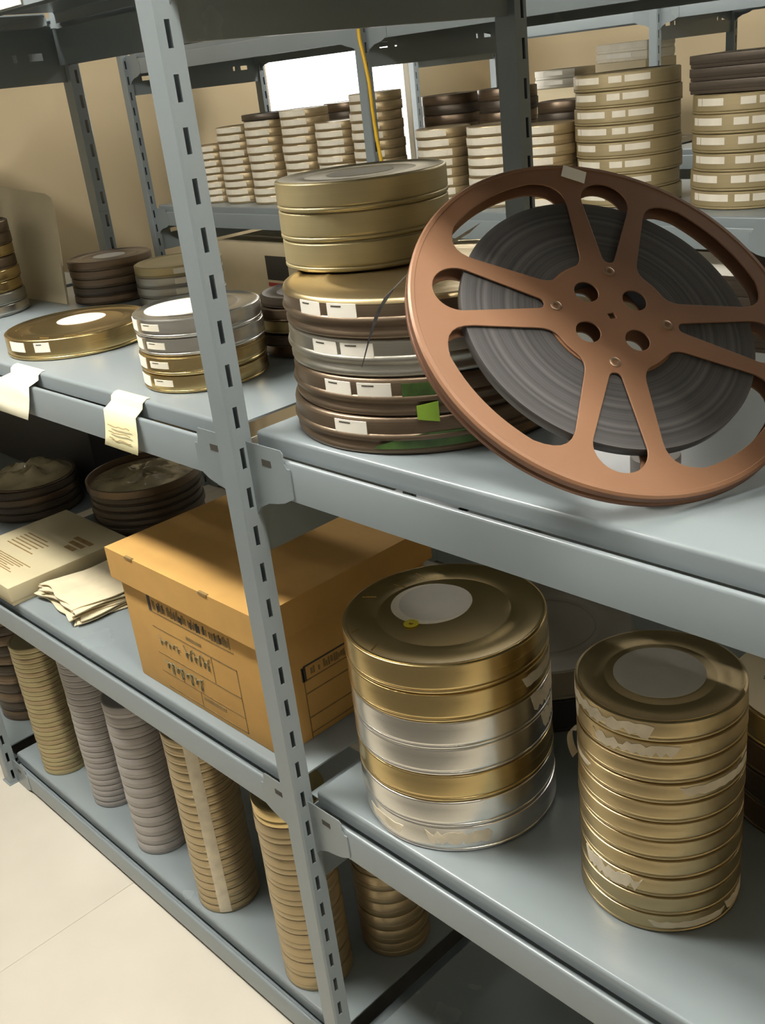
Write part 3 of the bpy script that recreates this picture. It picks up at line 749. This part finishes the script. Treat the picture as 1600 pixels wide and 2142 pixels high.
# ------------------------------------------------------------------ second rack: rows of labelled cans
BD2 = BL[2]+.0225; YB = 1.572
far = [(-2.402, 1.435, 8), (-2.226, 1.497, 10), (-2.050, 1.512, 10), (-1.846, 1.537, 11), (-1.666, 1.490, 10), (-1.484, 1.567, 12), (-1.198, 1.45, 8), (-.993, 1.45, 8), (-.812, 1.444, 8)]
wh = ['leftmost far stack', 'second far stack from the left', 'third far stack from the left', 'fourth far stack from the left', 'fifth far stack from the left', 'tall far stack behind yellow cable', 'far stack just right of yellow cable', 'second far stack right of yellow cable', 'far stack half hidden by rear post']
FARL = {}
for (x, zt, n_), w in zip(far, wh):
    hh = (zt-BD2)/n_-.0001
    cs, _ = stack(x, YB+.150, BD2, .085, hh, ['old_gold']*n_, w, 'labelled cans on the rack across the aisle', .003, parts=False)
    key = round(hh, 4)
    for i, c in enumerate(cs):
        c['label'] = c['label'].replace('worn gold', 'cream-labelled')
        if key not in FARL: FARL[key] = MB().patch(.085*.996, -150, -38, hh*.26, hh*.92, 12).mesh('label', 'label_paper')
        link('label', FARL[key], c, None, math.radians(random.uniform(-6, 6)))
top3 = film_can(-2.050, YB+.150, 1.5125, .092, .020, 'dark_can', 'dark film can with a wide rim topping the third far stack', 'dark cans on the far rack', 0, 'std', None, False)
# big gold stacks
def big_far(x, y, r, h, n_, w, extra):
    cs, zt = stack(x, y, BD2, r, h, ['far_gold']*n_, w, 'large gold cans on the rack across the aisle', .003)
    for i, c in enumerate(cs):
        a = -128+random.uniform(-4, 4)
        for t0, t1, mm in ((a, a+8, 'label_paper'), (a+9, a+42+random.uniform(-8, 4), 'label_paper'), (a+52, a+66, 'label_paper'), (a+69, a+96, 'label_paper')):
            if t1 > t0: paper(c, r*.996, t0, t1, h*.46, h*.84, mm, 'label', False, 8)
    return cs, zt
_, zbig = big_far(-.600, YB+.235, .140, .0415, 8, 'big gold stack above the reel', 0)
_, zrt = big_far(-.245, YB+.235, .142, .0440, 6, 'big gold stack at upper right corner', 0)
# darker second row
def dark_row(x, y, r, zt, n_, w):
    hh = (zt-BD2)/n_-.0001
    return stack(x, y, BD2, r, hh, cyc(['brown_can', 'dark_can', 'brown_can'], n_), w, 'dark cans in the second row of the far rack', .003, parts=False)
dark_row(-1.94, 2.03, .10, 1.535, 10, 'second-row stack in front of window')
dark_row(-1.435, 2.03, .10, 1.530, 10, 'second-row stack right of window')
dark_row(-1.19, 2.03, .095, 1.535, 9, 'second-row stack behind rear post')
_, zs = dark_row(-.965, 2.03, .085, 1.485, 8, 'second-row stack left of big gold stack')
_, zw = dark_row(-.745, 2.08, .085, 1.545, 9, 'second-row stack behind big gold stack')
def far_box(x, y, z, w, dp, hh, m, label, nm='film_box', stripe=None):
    t = thing(nm, label, 'box', (x, y, z+.0003), 0, 'boxes on the far rack')
    link('tray', bevel(MB().box(-w/2+.002, w/2-.002, -dp/2+.002, dp/2-.002, 0, hh*.6).mesh('tray', m), .002), t)
    link('lid', bevel(MB().box(-w/2, w/2, -dp/2, dp/2, hh*.3, hh).mesh('lid', m), .002), t)
    if stripe: MB().box(-w*.28, w*.2, -dp/2-.0008, -dp/2+.0005, hh*.4, hh*.85).build('label', stripe, t)
    return t
CD = 1.18+.0225; YC = 3.17
far_box(-1.95, YC+.23, CD, .24, .22, .262, 'card_cream', 'plain carton under the silver boxes on farthest rack', 'carton')
far_box(-1.95, YC+.23, CD+.2626, .22, .20, .038, 'dull_silver', 'lower silver box in the pile left of the big gold stack', stripe='label_white')
far_box(-1.95, YC+.23, CD+.3012, .22, .20, .038, 'dull_silver', 'upper silver box in the pile left of the big gold stack', stripe='label_white')
far_box(-1.60, YC+.24, CD, .25, .24, .345, 'card_cream', 'plain carton under the white boxes on farthest rack', 'carton')
far_box(-1.60, YC+.24, CD+.3456, .25, .22, .036, 'label_paper', 'lower white box above the big gold stack', stripe='label_white')
far_box(-1.60, YC+.24, CD+.3822, .25, .22, .036, 'label_paper', 'upper white box above the big gold stack')
for k, nm in enumerate(('lowest', 'middle', 'uppermost')):
    far_box(-.275, YB+.26, zrt+k*.0296, .20, .20, .029, 'dark_can', '%s dark film box on the big gold stack at upper right' % nm)
# cream carton on the rack across the aisle, one level down
cb = thing('carton', 'cream carton with black square and red stripe across the aisle', 'box', (-2.13, YB+.26, BL[1]+.0228))
link('body', bevel(MB().box(-.24, .24, -.2, .2, 0, .445).mesh('body', 'card_cream'), .003), cb)
MB().box(.06, .19, -.2008, -.1995, .31, .40).build('printed_square', 'print_dark', cb)
MB().box(.06, .22, -.2008, -.1995, .285, .300).build('printed_stripe', 'red_print', cb)
# yellow cable on the far post
yc = [(-1.334, YB-.030, 2.10), (-1.333, YB-.032, 1.80), (-1.332, YB-.034, 1.72), (-1.318, YB-.036, 1.66), (-1.308, YB-.036, 1.60), (-1.306, YB-.036, 1.52), (-1.300, YB-.036, 1.44), (-1.288, YB-.036, 1.36), (-1.284, YB-.036, 1.20)]
tag(MB().tube(yc, .0055, 8).build('power_cable', 'cable_yellow', None, 60), 'yellow cable hanging down the post of the far rack', 'cable')
# white card on the top front beam
tag(MB().box(-.62, -.335, -.0035, -.0015, LIPS[3]-.052, LIPS[3]+.03).build('card_sign', 'label_white'), 'blank white card fixed to the top front beam, upper left corner', 'card')

cs_ = thing('dark_filler_case', 'added black case-shaped block darkening the left rear of the middle shelf', 'case', (-1.90, .528, D1+.0003))  # made-up dark block that stands in for the darkness at the shelf's rear
link('body', bevel(MB().box(-.47, .47, -.058, .058, 0, .33).mesh('body', 'black_plastic'), .006), cs_)
link('lid', bevel(MB().box(-.476, .476, -.064, .064, .3305, .372).mesh('lid', 'black_plastic'), .006), cs_)
for xx in (-.3, .3): MB().box(xx-.03, xx+.03, -.072, -.064, .29, .35).build('latch', 'grey_plastic', cs_)
for k, nm in enumerate(('lowest', 'second', 'third', 'highest')):
    far_box(-.235, YB+.22, BL[1]+.0228+k*.1266, .32, .30, .126, 'dark_can', '%s dark white-labelled carton behind the right side of reel' % nm, 'carton', 'label_white')
